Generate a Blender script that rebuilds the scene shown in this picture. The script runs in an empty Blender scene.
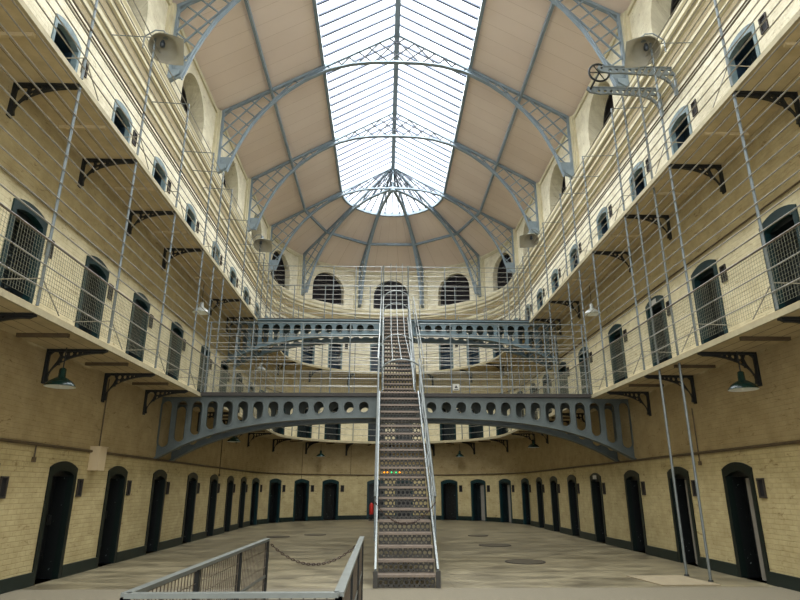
import bpy, bmesh, math, random
from mathutils import Vector, Matrix
random.seed(7)
PI = math.pi
scene = bpy.context.scene
col = scene.collection
R = 6.45          # half width of the hall and radius of the apse
YH = 28.4         # centre of the apse
Y0 = -3.0         # near end of the hall
G1, G2 = 4.12, 8.02   # gallery floors
E_D = -1.05       # gallery depth
ZS, ZR = 14.62, 18.35  # roof springing, ridge
SLOPE = (ZR - ZS) / R
HALF = PI * R / 2

# ------------------------------------------------------------------ materials
def lin(c):
    c = c / 255.0
    return c / 12.92 if c <= 0.04045 else ((c + 0.055) / 1.055) ** 2.4
def rgb(r, g, b): return (lin(r), lin(g), lin(b), 1)
def base_mat(name):
    m = bpy.data.materials.new(name); m.use_nodes = True
    nt = m.node_tree; b = nt.nodes['Principled BSDF']
    return m, nt, b
def N(nt, t, **kw):
    n = nt.nodes.new(t)
    for k, v in kw.items():
        if hasattr(n, k): setattr(n, k, v)
        else: n.inputs[k.replace('_', ' ')].default_value = v
    return n
def paint(name, c, rough=.6, metal=0, var=.25, scale=3.0, dark=None, bump=.0, spec=.4):
    m, nt, b = base_mat(name)
    tc = N(nt, 'ShaderNodeTexCoord'); no = N(nt, 'ShaderNodeTexNoise', Scale=scale, Detail=6.0, Roughness=.65)
    nt.links.new(tc.outputs['Object'], no.inputs['Vector'])
    cr = N(nt, 'ShaderNodeValToRGB'); cr.color_ramp.elements[0].position = .3; cr.color_ramp.elements[1].position = .7
    d = dark or tuple(x * (1 - var) for x in c[:3]) + (1,)
    cr.color_ramp.elements[0].color = d; cr.color_ramp.elements[1].color = c
    nt.links.new(no.outputs['Fac'], cr.inputs['Fac']); nt.links.new(cr.outputs['Color'], b.inputs['Base Color'])
    b.inputs['Roughness'].default_value = rough; b.inputs['Metallic'].default_value = metal
    b.inputs['Specular IOR Level'].default_value = spec
    if bump:
        bp = N(nt, 'ShaderNodeBump', Strength=bump, Distance=.02)
        nt.links.new(no.outputs['Fac'], bp.inputs['Height']); nt.links.new(bp.outputs['Normal'], b.inputs['Normal'])
    return m
def wall_material():
    m, nt, b = base_mat('limewashed_brick'); L = nt.links.new
    uv = N(nt, 'ShaderNodeUVMap'); uv.uv_map = 'UVMap'
    sep = N(nt, 'ShaderNodeSeparateXYZ'); L(uv.outputs['UV'], sep.inputs['Vector'])
    # big colour zones by height above the floor (UV v is metres)
    cr = N(nt, 'ShaderNodeValToRGB'); cr.color_ramp.interpolation = 'LINEAR'
    mp = N(nt, 'ShaderNodeMapRange'); mp.inputs['From Min'].default_value = 0; mp.inputs['From Max'].default_value = 15
    no0 = N(nt, 'ShaderNodeTexNoise', Scale=.9, Detail=5.0, Roughness=.6); L(uv.outputs['UV'], no0.inputs['Vector'])
    ad = N(nt, 'ShaderNodeMath', operation='MULTIPLY_ADD'); ad.inputs[1].default_value = .25; L(no0.outputs['Fac'], ad.inputs[0]); L(sep.outputs['Y'], ad.inputs[2])
    L(ad.outputs[0], mp.inputs['Value']); L(mp.outputs['Result'], cr.inputs['Fac'])
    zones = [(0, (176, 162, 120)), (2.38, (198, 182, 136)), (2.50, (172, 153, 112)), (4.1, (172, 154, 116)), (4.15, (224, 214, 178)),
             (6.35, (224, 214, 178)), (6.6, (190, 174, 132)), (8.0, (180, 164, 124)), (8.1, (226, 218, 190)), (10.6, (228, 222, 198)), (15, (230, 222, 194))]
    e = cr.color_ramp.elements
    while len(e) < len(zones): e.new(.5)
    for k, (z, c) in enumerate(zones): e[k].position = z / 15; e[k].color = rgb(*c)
    # dirt and blotches
    no = N(nt, 'ShaderNodeTexNoise', Scale=2.2, Detail=9.0, Roughness=.7); L(uv.outputs['UV'], no.inputs['Vector'])
    r2 = N(nt, 'ShaderNodeValToRGB'); r2.color_ramp.elements[0].position = .28; r2.color_ramp.elements[1].position = .62
    r2.color_ramp.elements[0].color = (.62, .58, .5, 1); r2.color_ramp.elements[1].color = (1, 1, 1, 1)
    L(no.outputs['Fac'], r2.inputs['Fac'])
    mx = N(nt, 'ShaderNodeMix', data_type='RGBA', blend_type='MULTIPLY'); mx.inputs[0].default_value = .75
    L(cr.outputs['Color'], mx.inputs[6]); L(r2.outputs['Color'], mx.inputs[7])
    # peeling dark streaks
    mpg = N(nt, 'ShaderNodeMapping'); mpg.inputs['Scale'].default_value = (1.8, 4.6, 1); L(uv.outputs['UV'], mpg.inputs['Vector'])
    n3 = N(nt, 'ShaderNodeTexNoise', Scale=1.6, Detail=8.0, Roughness=.75, Distortion=1.2); L(mpg.outputs[0], n3.inputs['Vector'])
    r3 = N(nt, 'ShaderNodeValToRGB'); r3.color_ramp.elements[0].position = .34; r3.color_ramp.elements[1].position = .42
    r3.color_ramp.elements[0].color = (.45, .38, .28, 1); r3.color_ramp.elements[1].color = (1, 1, 1, 1); L(n3.outputs['Fac'], r3.inputs['Fac'])
    mx2 = N(nt, 'ShaderNodeMix', data_type='RGBA', blend_type='MULTIPLY'); mx2.inputs[0].default_value = .8
    L(mx.outputs[2], mx2.inputs[6]); L(r3.outputs['Color'], mx2.inputs[7])
    # brick courses
    br = N(nt, 'ShaderNodeTexBrick', Scale=1.0); br.inputs['Brick Width'].default_value = .24; br.inputs['Row Height'].default_value = .085
    br.inputs['Mortar Size'].default_value = .007; br.inputs['Mortar Smooth'].default_value = .6
    br.inputs['Color1'].default_value = (1, 1, 1, 1); br.inputs['Color2'].default_value = (.90, .89, .86, 1); br.inputs['Mortar'].default_value = (.78, .75, .68, 1)
    L(uv.outputs['UV'], br.inputs['Vector'])
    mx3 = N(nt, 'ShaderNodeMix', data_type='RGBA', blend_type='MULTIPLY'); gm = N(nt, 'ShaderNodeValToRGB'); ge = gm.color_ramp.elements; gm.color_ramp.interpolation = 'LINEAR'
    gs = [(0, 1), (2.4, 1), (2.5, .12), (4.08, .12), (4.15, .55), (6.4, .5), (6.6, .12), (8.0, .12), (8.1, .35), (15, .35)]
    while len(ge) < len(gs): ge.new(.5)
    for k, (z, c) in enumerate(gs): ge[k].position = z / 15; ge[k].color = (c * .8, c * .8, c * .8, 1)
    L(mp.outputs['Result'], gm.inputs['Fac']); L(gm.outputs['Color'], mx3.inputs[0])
    L(mx2.outputs[2], mx3.inputs[6]); L(br.outputs['Color'], mx3.inputs[7]); L(mx3.outputs[2], b.inputs['Base Color'])
    b.inputs['Roughness'].default_value = .8; b.inputs['Specular IOR Level'].default_value = .2
    s = N(nt, 'ShaderNodeMath', operation='MULTIPLY_ADD'); s.inputs[1].default_value = -.6; L(br.outputs['Fac'], s.inputs[0]); L(no.outputs['Fac'], s.inputs[2])
    bp = N(nt, 'ShaderNodeBump', Strength=.7, Distance=.018); L(s.outputs[0], bp.inputs['Height']); L(bp.outputs['Normal'], b.inputs['Normal'])
    return m
def ceiling_material():
    m, nt, b = base_mat('boarded_ceiling'); L = nt.links.new
    uv = N(nt, 'ShaderNodeUVMap'); uv.uv_map = 'UVMap'
    br = N(nt, 'ShaderNodeTexBrick', Scale=1.0); br.offset = .0
    br.inputs['Brick Width'].default_value = .62; br.inputs['Row Height'].default_value = 40.; br.inputs['Mortar Size'].default_value = .008; br.inputs['Mortar Smooth'].default_value = .4
    br.inputs['Color1'].default_value = rgb(228, 212, 198); br.inputs['Color2'].default_value = rgb(225, 208, 194); br.inputs['Mortar'].default_value = rgb(196, 176, 156)
    L(uv.outputs['UV'], br.inputs['Vector'])
    no = N(nt, 'ShaderNodeTexNoise', Scale=.35, Detail=4.0); L(uv.outputs['UV'], no.inputs['Vector'])
    r2 = N(nt, 'ShaderNodeValToRGB'); r2.color_ramp.elements[0].position = .3; r2.color_ramp.elements[1].position = .7
    r2.color_ramp.elements[0].color = (.86, .84, .82, 1); r2.color_ramp.elements[1].color = (1, 1, 1, 1); L(no.outputs['Fac'], r2.inputs['Fac'])
    mx = N(nt, 'ShaderNodeMix', data_type='RGBA', blend_type='MULTIPLY'); mx.inputs[0].default_value = 1
    L(br.outputs['Color'], mx.inputs[6]); L(r2.outputs['Color'], mx.inputs[7]); L(mx.outputs[2], b.inputs['Base Color'])
    b.inputs['Roughness'].default_value = .75; b.inputs['Specular IOR Level'].default_value = .2
    return m
def floor_material():
    m, nt, b = base_mat('worn_stone_floor'); L = nt.links.new
    tc = N(nt, 'ShaderNodeTexCoord')
    mp = N(nt, 'ShaderNodeMapping'); mp.inputs['Scale'].default_value = (.8, 1.5, 1); L(tc.outputs['Object'], mp.inputs['Vector'])
    n1 = N(nt, 'ShaderNodeTexNoise', Scale=1.1, Detail=10.0, Roughness=.66, Distortion=.5); L(mp.outputs[0], n1.inputs['Vector'])
    cr = N(nt, 'ShaderNodeValToRGB'); e = cr.color_ramp.elements; e.new(.5)
    e[0].position = .3; e[0].color = rgb(58, 51, 36); e[1].position = .5; e[1].color = rgb(106, 97, 74); e[2].position = .72; e[2].color = rgb(140, 129, 100)
    L(n1.outputs['Fac'], cr.inputs['Fac'])
    br = N(nt, 'ShaderNodeTexBrick', Scale=1.0); br.inputs['Brick Width'].default_value = 1.7; br.inputs['Row Height'].default_value = 1.1
    br.inputs['Mortar Size'].default_value = .012; br.inputs['Mortar Smooth'].default_value = .5
    br.inputs['Color1'].default_value = (1, 1, 1, 1); br.inputs['Color2'].default_value = (.86, .86, .84, 1); br.inputs['Mortar'].default_value = (.6, .57, .5, 1)
    L(tc.outputs['Object'], br.inputs['Vector'])
    mx = N(nt, 'ShaderNodeMix', data_type='RGBA', blend_type='MULTIPLY'); mx.inputs[0].default_value = .75
    L(cr.outputs['Color'], mx.inputs[6]); L(br.outputs['Color'], mx.inputs[7]); L(mx.outputs[2], b.inputs['Base Color'])
    rr = N(nt, 'ShaderNodeMapRange'); rr.inputs['To Min'].default_value = .28; rr.inputs['To Max'].default_value = .62
    L(n1.outputs['Fac'], rr.inputs['Value']); L(rr.outputs['Result'], b.inputs['Roughness'])
    bp = N(nt, 'ShaderNodeBump', Strength=.25, Distance=.02); L(n1.outputs['Fac'], bp.inputs['Height']); L(bp.outputs['Normal'], b.inputs['Normal'])
    return m
def wood_tread_material():
    m, nt, b = base_mat('worn_tread'); L = nt.links.new
    tc = N(nt, 'ShaderNodeTexCoord'); mp = N(nt, 'ShaderNodeMapping'); mp.inputs['Scale'].default_value = (2, 22, 8); L(tc.outputs['Object'], mp.inputs['Vector'])
    n1 = N(nt, 'ShaderNodeTexNoise', Scale=2.0, Detail=6.0); L(mp.outputs[0], n1.inputs['Vector'])
    cr = N(nt, 'ShaderNodeValToRGB'); e = cr.color_ramp.elements
    e[0].position = .3; e[0].color = rgb(84, 72, 60); e[1].position = .7; e[1].color = rgb(126, 112, 96)
    L(n1.outputs['Fac'], cr.inputs['Fac']); L(cr.outputs['Color'], b.inputs['Base Color']); b.inputs['Roughness'].default_value = .55
    return m
def speckled_door(name, c):
    m, nt, b = base_mat(name); L = nt.links.new
    tc = N(nt, 'ShaderNodeTexCoord'); v = N(nt, 'ShaderNodeTexNoise', Scale=14.0, Detail=3.0, Roughness=.7); L(tc.outputs['Object'], v.inputs['Vector'])
    cr = N(nt, 'ShaderNodeValToRGB'); e = cr.color_ramp.elements; e[0].position = .68; e[1].position = .71
    e[0].color = c; e[1].color = rgb(120, 130, 126); L(v.outputs['Fac'], cr.inputs['Fac']); L(cr.outputs['Color'], b.inputs['Base Color'])
    b.inputs['Roughness'].default_value = .45
    return m
def glass_material(name, tint, glossy=.1, rough=.08):
    m = bpy.data.materials.new(name); m.use_nodes = True; nt = m.node_tree; nt.nodes.clear()
    o = nt.nodes.new('ShaderNodeOutputMaterial'); t = nt.nodes.new('ShaderNodeBsdfTransparent'); g = nt.nodes.new('ShaderNodeBsdfGlossy'); mx = nt.nodes.new('ShaderNodeMixShader')
    t.inputs['Color'].default_value = tint; g.inputs['Roughness'].default_value = rough; mx.inputs[0].default_value = glossy
    nt.links.new(t.outputs[0], mx.inputs[1]); nt.links.new(g.outputs[0], mx.inputs[2]); nt.links.new(mx.outputs[0], o.inputs['Surface'])
    return m
def glow(name, c, s):
    m, nt, b = base_mat(name); b.inputs['Emission Color'].default_value = c; b.inputs['Emission Strength'].default_value = s; b.inputs['Base Color'].default_value = c
    return m
M = dict(
    wall=wall_material(), ceil=ceiling_material(), floor=floor_material(), tread=wood_tread_material(), nose=paint('nosing_brown', rgb(132, 118, 104), .5, .1, var=.3, scale=12),
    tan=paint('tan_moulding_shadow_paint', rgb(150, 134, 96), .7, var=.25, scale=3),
    cream=paint('cream_moulding', rgb(208, 198, 164), .7, var=.25, scale=2), creamlow=paint('cream_fascia', rgb(170, 159, 126), .7, var=.3, scale=4),
    soffit=paint('gallery_soffit', rgb(196, 178, 138), .75, var=.3, scale=2.5),
    iron=paint('blue_grey_iron', rgb(116, 124, 124), .45, .2, var=.25, scale=5), ironl=paint('pale_grey_iron', rgb(112, 117, 113), .42, .3, var=.3, scale=9),
    trussd=paint('truss_iron_painted_shade', rgb(34, 42, 48), .6, .0, var=.2, scale=4),  # darker copy of the truss iron; shade against the bright skylight put into its colour
    truss=paint('truss_blue_grey', rgb(132, 146, 154), .5, .1, var=.2, scale=4),
    girder=paint('girder_grey', rgb(90, 98, 95), .42, .15, var=.3, scale=3), girderd=paint('girder_edge_dark', rgb(54, 49, 43), .6, var=.3),
    girderb=paint('girder_teal_grey', rgb(92, 110, 114), .42, .15, var=.25, scale=3),
    wire=paint('wire_grey', rgb(160, 156, 144), .4, .3, var=.3, scale=12), rail=paint('rail_brown_grey', rgb(112, 102, 90), .45, .2, var=.3, scale=8),
    mesh=paint('wire_mesh_grey', rgb(136, 136, 118), .6, .2, var=.2),
    bracket=paint('cast_iron_dark', rgb(34, 35, 32), .55, .2, var=.3, scale=8),
    skirt=paint('dark_green_skirting', rgb(18, 32, 27), .45, var=.35, scale=4),
    dgreen=paint('door_frame_dark_green', rgb(8, 22, 17), .4, var=.3, scale=5), dteal=paint('door_frame_teal', rgb(18, 48, 50), .4, var=.35, scale=5),
    dblue=paint('door_frame_pale_blue', rgb(112, 132, 134), .55, var=.4, scale=7),
    leafg=speckled_door('door_leaf_black_green', rgb(3, 6, 6)), leaft=speckled_door('door_leaf_teal', rgb(8, 20, 22)), leafb=speckled_door('door_leaf_navy', rgb(16, 36, 50)),
    palegate=paint('pale_grey_board', rgb(128, 122, 110), .7, var=.2), dark=paint('dark_recess', rgb(20, 19, 18), .8, var=.3), ventm=paint('vent_brown', rgb(52, 45, 36), .7, var=.3),
    pipe=paint('pipe_brown', rgb(92, 76, 52), .6, var=.35, scale=6), boxc=paint('switch_box_cream', rgb(190, 170, 134), .6, var=.08),
    enamel=paint('grey_enamel', rgb(156, 158, 148), .4, .0, var=.08), enin=paint('enamel_inside', rgb(150, 145, 128), .5, var=.08), green=paint('green_enamel', rgb(22, 48, 42), .25, var=.2), white=paint('white_enamel', rgb(226, 230, 222), .35, var=.05),
    bulb=paint('bulb_dark', rgb(60, 66, 72), .3, var=.1), red=paint('extinguisher_red', rgb(176, 40, 30), .35, var=.15), black=paint('black_plastic', rgb(18, 18, 18), .4, var=.2),
    winglass=paint('dark_window_glass', rgb(30, 27, 30), .6, var=.3, scale=1.5, spec=.15), winbar=paint('window_bar_dark', rgb(36, 34, 34), .5, var=.2),
    skyglass=glass_material('skylight_glass', (.96, .98, 1, 1), .06), bar=paint('glazing_bar_grey', rgb(66, 76, 94), .5, var=.15),
    slab=paint('pale_concrete', rgb(138, 125, 98), .75, var=.2, scale=5, bump=.2), cover=paint('worn_iron_cover', rgb(78, 71, 56), .55, .3, var=.3, scale=8),
    chain=paint('rusty_chain', rgb(66, 50, 40), .5, .5, var=.4, scale=20), galv=paint('galvanised_steel', rgb(122, 126, 120), .4, .4, var=.25, scale=6),
    riser=paint('riser_iron', rgb(72, 69, 63), .55, .2, var=.35, scale=10), strip=paint('pale_gravel_paving', rgb(112, 104, 84), .8, var=.22, scale=40),
    paper=paint('white_plate', rgb(176, 174, 162), .6, var=.05), ink=paint('black_ink', rgb(16, 16, 16), .6, var=.05),
    orange=glow('orange_glow', rgb(255, 150, 20), 1.6), greenl=glow('green_glow', rgb(60, 220, 130), 1.2))

# ------------------------------------------------------------------ helpers
class MB:
    def __init__(s): s.v = []; s.f = []; s.uv = []
    def quad(s, ps, uvs=None):
        n = len(s.v); s.v += [tuple(p) for p in ps]; s.f.append(tuple(range(n, n + len(ps)))); s.uv.append(uvs or [(0, 0)] * len(ps)); return s
    def box(s, a, b):
        (x0, y0, z0), (x1, y1, z1) = [tuple(min(a[k], b[k]) for k in range(3)), tuple(max(a[k], b[k]) for k in range(3))]
        return s.hexa([(x0, y0, z0), (x1, y0, z0), (x1, y1, z0), (x0, y1, z0), (x0, y0, z1), (x1, y0, z1), (x1, y1, z1), (x0, y1, z1)])
    def hexa(s, p):
        n = len(s.v); s.v += [tuple(q) for q in p]
        for f in ((3, 2, 1, 0), (4, 5, 6, 7), (0, 1, 5, 4), (1, 2, 6, 5), (2, 3, 7, 6), (3, 0, 4, 7)):
            s.f.append(tuple(n + k for k in f)); s.uv.append([(0, 0)] * 4)
        return s
    def bar(s, p, q, w, h, up=(0, 0, 1)):
        p, q = Vector(p), Vector(q); d = (q - p).normalized(); u = Vector(up)
        if abs(d.dot(u)) > .98: u = Vector((1, 0, 0)) if abs(d.x) < .9 else Vector((0, 1, 0))
        a = d.cross(u).normalized() * w / 2; b = a.cross(d).normalized() * h / 2
        return s.hexa([p - a - b, p + a - b, q + a - b, q - a - b, p - a + b, p + a + b, q + a + b, q - a + b])
    def tube(s, pts, r, n=6, closed=False, caps=True):
        pts = [Vector(p) for p in pts]; k = len(pts); st = len(s.v); ref = None
        for i, p in enumerate(pts):
            if closed: d = pts[(i + 1) % k] - pts[i - 1]
            else: d = pts[min(i + 1, k - 1)] - pts[max(i - 1, 0)]
            d.normalize()
            if ref is None: ref = Vector((0, 0, 1)) if abs(d.z) < .9 else Vector((1, 0, 0))
            a = d.cross(ref).normalized(); b = a.cross(d).normalized()
            ref = b
            rr = r[i] if isinstance(r, (list, tuple)) else r
            for j in range(n):
                t = 2 * PI * j / n; s.v.append(tuple(p + a * rr * math.cos(t) + b * rr * math.sin(t)))
        for i in range(k if closed else k - 1):
            for j in range(n):
                i2 = (i + 1) % k
                s.f.append((st + i * n + j, st + i * n + (j + 1) % n, st + i2 * n + (j + 1) % n, st + i2 * n + j)); s.uv.append([(0, 0)] * 4)
        if caps and not closed:
            s.f.append(tuple(st + j for j in range(n))[::-1]); s.uv.append([(0, 0)] * n)
            s.f.append(tuple(st + (k - 1) * n + j for j in range(n))); s.uv.append([(0, 0)] * n)
        return s
    def lathe(s, prof, n=20, c=(0, 0, 0), fn=None):
        st = len(s.v); c = Vector(c)
        for (r, z) in prof:
            for j in range(n):
                t = 2 * PI * j / n; p = Vector((r * math.cos(t), r * math.sin(t), z))
                if fn: p = fn(p)
                s.v.append(tuple(c + p))
        for i in range(len(prof) - 1):
            for j in range(n):
                s.f.append((st + i * n + j, st + i * n + (j + 1) % n, st + (i + 1) * n + (j + 1) % n, st + (i + 1) * n + j)); s.uv.append([(0, 0)] * 4)
        return s
    def add(s, me, mat=None):
        n = len(s.v); mat = mat or Matrix()
        s.v += [tuple(mat @ v.co) for v in me.vertices]
        for p in me.polygons: s.f.append(tuple(n + i for i in p.vertices)); s.uv.append([(0, 0)] * len(p.vertices))
        return s
    def mesh(s, name, mat):
        me = bpy.data.meshes.new(name); me.from_pydata(s.v, [], s.f)
        ul = me.uv_layers.new(name='UVMap'); k = 0
        flat = [c for f in s.uv for uv in f for c in uv]
        if len(flat) == 2 * len(me.loops): ul.data.foreach_set('uv', flat)
        if mat: me.materials.append(mat)
        me.update(); return me
    def build(s, name, mat, parent=None, smooth=False):
        o = bpy.data.objects.new(name, s.mesh(name, mat)); col.objects.link(o)
        if smooth:
            for p in o.data.polygons: p.use_smooth = True
        if parent:
            o.parent = parent; l = parent.location
            pl = parent.parent
            w = Vector(l) + (Vector(pl.location) if pl else Vector())
            if w.length > 0: o.data.transform(Matrix.Translation(-w))
        return o
def tag(o, label=None, cat=None, group=None, kind=None):
    if label: o['label'] = label
    if cat: o['category'] = cat
    if group: o['group'] = group
    if kind: o['kind'] = kind
    return o
def empty(name, loc=(0, 0, 0), rz=0):
    o = bpy.data.objects.new(name, None); col.objects.link(o); o.location = loc; o.rotation_euler = (0, 0, rz); o.empty_display_size = .1; return o
def kids(o): return KID.get(o, [])
def copy_tree(o, parent=None):
    c = o.copy(); col.objects.link(c)
    if parent: c.parent = parent
    for ch in list(o.children): copy_tree(ch, c)
    return c
class Proto:
    """first use moves the built thing itself, later uses copy it with its parts"""
    def __init__(s, root): s.root = root; s.used = False
    def put(s, loc, rz=0, label=None, group=None, name=None):
        if not s.used: o = s.root; s.used = True
        else: o = copy_tree(s.root)
        if name: o.name = name
        o.location = loc; o.rotation_euler = (0, 0, rz)
        if label: o['label'] = label
        if group: o['group'] = group
        return o
def plate(outlines, th):
    """flat plate with holes in the XZ plane, thickness along Y"""
    cu = bpy.data.curves.new('p', 'CURVE'); cu.dimensions = '2D'; cu.fill_mode = 'BOTH'; cu.extrude = th / 2
    for ol in outlines:
        sp = cu.splines.new('POLY'); sp.points.add(len(ol) - 1); sp.use_cyclic_u = True
        for k, (x, z) in enumerate(ol): sp.points[k].co = (x, z, 0, 1)
    o = bpy.data.objects.new('p', cu); col.objects.link(o)
    dg = bpy.context.evaluated_depsgraph_get(); dg.update()
    me = bpy.data.meshes.new_from_object(o.evaluated_get(dg))
    bpy.data.objects.remove(o); bpy.data.curves.remove(cu)
    me.transform(Matrix.Rotation(PI / 2, 4, 'X'))
    return me
def circ(x, z, r, n=16, rz=None): return [(x + r * math.cos(2 * PI * k / n), z + (rz or r) * math.sin(2 * PI * k / n)) for k in range(n)]
def slot(x, z0, z1, hw, n=8):
    t = [(x + hw * math.cos(PI * k / n), z1 - hw + hw * math.sin(PI * k / n)) for k in range(n + 1)]
    b = [(x - hw * math.cos(PI * k / n), z0 + hw - hw * math.sin(PI * k / n)) for k in range(n + 1)]
    return t + b

# perimeter of the hall: s = 0 in the middle of the apse, negative to the left
def frame(s, d=0.0):
    if abs(s) <= HALF:
        t = s / R; return Vector(((R + d) * math.sin(t), YH + (R + d) * math.cos(t), 0)), t
    sg = 1 if s > 0 else -1
    return Vector((sg * (R + d), YH - (abs(s) - HALF), 0)), sg * PI / 2
def P(s, d, z): v, t = frame(s, d); return Vector((v.x, v.y, z))
def S(side, Y): return (-1 if side == 'left' else 1) * (HALF + YH - Y)
SL = S('left', Y0); SR = S('right', Y0)
RANGE = dict(left=(SL, -HALF), back=(-HALF, HALF), right=(HALF, SR))
def samples(s0, s1, step=.35):
    pts = [s0, s1]
    for a in (-HALF, HALF):
        if s0 < a < s1: pts.append(a)
    pts = sorted(pts); out = []
    for a, b in zip(pts[:-1], pts[1:]):
        st = step if abs((a + b) / 2) < HALF else 3.0
        n = max(1, math.ceil((b - a) / st)); out += [a + (b - a) * k / n for k in range(n)]
    return out + [pts[-1]]
def sweep(mb, s0, s1, prof, closed=True, step=.35):
    ss = samples(s0, s1, step); m = len(prof)
    for a, b in zip(ss[:-1], ss[1:]):
        for k in range(m if closed else m - 1):
            (d0, z0), (d1, z1) = prof[k], prof[(k + 1) % m]
            mb.quad([P(a, d0, z0), P(b, d0, z0), P(b, d1, z1), P(a, d1, z1)], [(a, z0 + d0), (b, z0 + d0), (b, z1 + d1), (a, z1 + d1)])
    if closed and m == 4:
        for s in (s0, s1): mb.quad([P(s, d, z) for d, z in prof])
    return mb
def sweep_tube(mb, s0, s1, d, z, r, n=5): return mb.tube([P(s, d, z) for s in samples(s0, s1, .5)], r, n)
ORD = ['first', 'second', 'third', 'fourth', 'fifth', 'sixth', 'seventh', 'eighth', 'ninth', 'tenth', 'eleventh', 'twelfth', 'thirteenth', 'fourteenth', 'fifteenth', 'sixteenth']

# ------------------------------------------------------------------ openings
STEPY = [4.5, 6.85, 9.2, 11.7, 14.1, 16.78, 19.68, 22.2, 24.6, 26.9]
TH = [82, 64, 46.5, 30.3, 7]
DOORS = []   # (side, s)
for Y in STEPY: DOORS.append(('left', S('left', Y + .15)))
for t in TH: DOORS.append(('back', -R * math.radians(t)))
for t in reversed(TH): DOORS.append(('back', R * math.radians(t)))
for Y in reversed(STEPY): DOORS.append(('right', S('right', Y)))
WINS = [('left', S('left', Y)) for Y in (1.33, 6.24, 11.15, 16.06, 20.97, 25.9)] + [('back', R * math.radians(t)) for t in (-72, -36, 0, 36, 72)] + [('right', S('right', Y)) for Y in (25.9, 20.97, 16.06, 11.15, 6.24, 1.33)]
BANDS = [(0, 4.05, [(s, sd, .5, 0.0, 2.1, .12, .55) for sd, s in DOORS]),
         (4.05, 7.95, [(s, sd, .5, G1, G1 + 2.12, .12, .55) for sd, s in DOORS]),
         (7.95, 11.9, [(s, sd, .46, G2, G2 + 2.0, .12, .55) for sd, s in DOORS]),
         (11.9, ZS + .1, [(s, sd, 1.08, 12.15, 14.05, 1.08, .75) for sd, s in WINS])]
def arch_z(x, hw, zt, rise): # top of the opening at offset x
    if rise >= hw * .99: return zt - rise + math.sqrt(max(0, rise * rise - x * x))
    rad = (hw * hw + rise * rise) / (2 * rise)
    return zt - rad + math.sqrt(rad * rad - x * x)
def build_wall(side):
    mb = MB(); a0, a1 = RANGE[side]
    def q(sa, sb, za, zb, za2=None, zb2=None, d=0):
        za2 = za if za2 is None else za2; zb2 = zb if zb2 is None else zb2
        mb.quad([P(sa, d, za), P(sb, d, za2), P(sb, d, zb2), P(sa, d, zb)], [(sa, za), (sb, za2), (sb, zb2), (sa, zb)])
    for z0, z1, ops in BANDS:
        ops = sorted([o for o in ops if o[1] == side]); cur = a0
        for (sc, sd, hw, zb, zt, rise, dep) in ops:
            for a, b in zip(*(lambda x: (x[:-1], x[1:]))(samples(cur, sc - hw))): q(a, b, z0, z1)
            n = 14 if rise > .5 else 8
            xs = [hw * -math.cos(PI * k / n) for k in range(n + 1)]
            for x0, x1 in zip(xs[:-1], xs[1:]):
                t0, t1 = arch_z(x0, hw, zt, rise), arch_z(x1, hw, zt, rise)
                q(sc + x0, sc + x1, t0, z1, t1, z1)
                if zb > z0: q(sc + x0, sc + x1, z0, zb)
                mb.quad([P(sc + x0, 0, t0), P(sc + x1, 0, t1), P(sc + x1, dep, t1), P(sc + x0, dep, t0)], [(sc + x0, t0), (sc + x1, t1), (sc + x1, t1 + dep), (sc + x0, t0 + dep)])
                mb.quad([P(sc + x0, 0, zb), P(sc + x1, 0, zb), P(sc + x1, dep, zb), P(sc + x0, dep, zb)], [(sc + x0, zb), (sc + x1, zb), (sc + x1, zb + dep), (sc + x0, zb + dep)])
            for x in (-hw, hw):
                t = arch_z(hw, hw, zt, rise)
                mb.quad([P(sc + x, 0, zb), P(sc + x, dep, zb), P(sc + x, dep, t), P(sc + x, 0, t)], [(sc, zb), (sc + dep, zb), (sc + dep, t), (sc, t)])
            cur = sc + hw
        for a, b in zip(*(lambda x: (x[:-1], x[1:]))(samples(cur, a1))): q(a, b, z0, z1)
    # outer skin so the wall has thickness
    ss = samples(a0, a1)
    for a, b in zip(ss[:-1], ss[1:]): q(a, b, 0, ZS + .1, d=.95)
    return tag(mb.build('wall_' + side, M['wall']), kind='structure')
for sd in RANGE: build_wall(sd)

# floor
mb = MB(); mb.box((-8, Y0 - 1, -.2), (8, YH + 8, 0)); tag(mb.build('floor', M['floor']), kind='structure')
mb = MB(); mb.box((-R + .02, Y0, 0), (R - .02, 10.95, .006)); tag(mb.build('trim_1', M['strip']), kind='structure')
# skirting between doors
for sd, (a0, a1) in RANGE.items():
    mb = MB(); cur = a0
    for s in sorted(s for d, s in DOORS if d == sd):
        sweep(mb, cur, s - .5, [(0, 0), (-.03, 0), (-.03, .22), (0, .22)]); cur = s + .5
    sweep(mb, cur, a1, [(0, 0), (-.03, 0), (-.03, .22), (0, .22)])
    tag(mb.build('baseboard_' + sd, M['skirt']), kind='structure')
# cornice below the clerestory and the wall-head moulding
CORN = [(0, 10.78), (-.05, 10.80), (-.05, 10.90), (-.12, 10.98), (-.12, 11.10), (-.10, 11.12), (-.10, 11.42), (-.18, 11.48), (-.18, 11.58), (-.26, 11.66), (-.26, 11.80), (-.30, 11.86), (-.30, 11.93), (0, 12.0)]
tn = 2
for sd, (a0, a1) in RANGE.items():
    tag(sweep(MB(), a0, a1, CORN, closed=False).build('trim_%d' % tn, M['cream']), kind='structure'); tn += 1
for sd, (a0, a1) in RANGE.items():
    tag(sweep(MB(), a0, a1, [(0, 14.36), (-.06, 14.36), (-.06, 14.5), (0, 14.5)]).build('trim_%d' % tn, M['cream']), kind='structure'); tn += 1
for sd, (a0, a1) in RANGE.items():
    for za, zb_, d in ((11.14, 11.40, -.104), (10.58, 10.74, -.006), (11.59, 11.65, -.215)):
        tag(sweep(MB(), a0, a1, [(d, za), (d - .004, za), (d - .004, zb_), (d, zb_)]).build('trim_%d' % tn, M['tan']), kind='structure'); tn += 1
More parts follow.
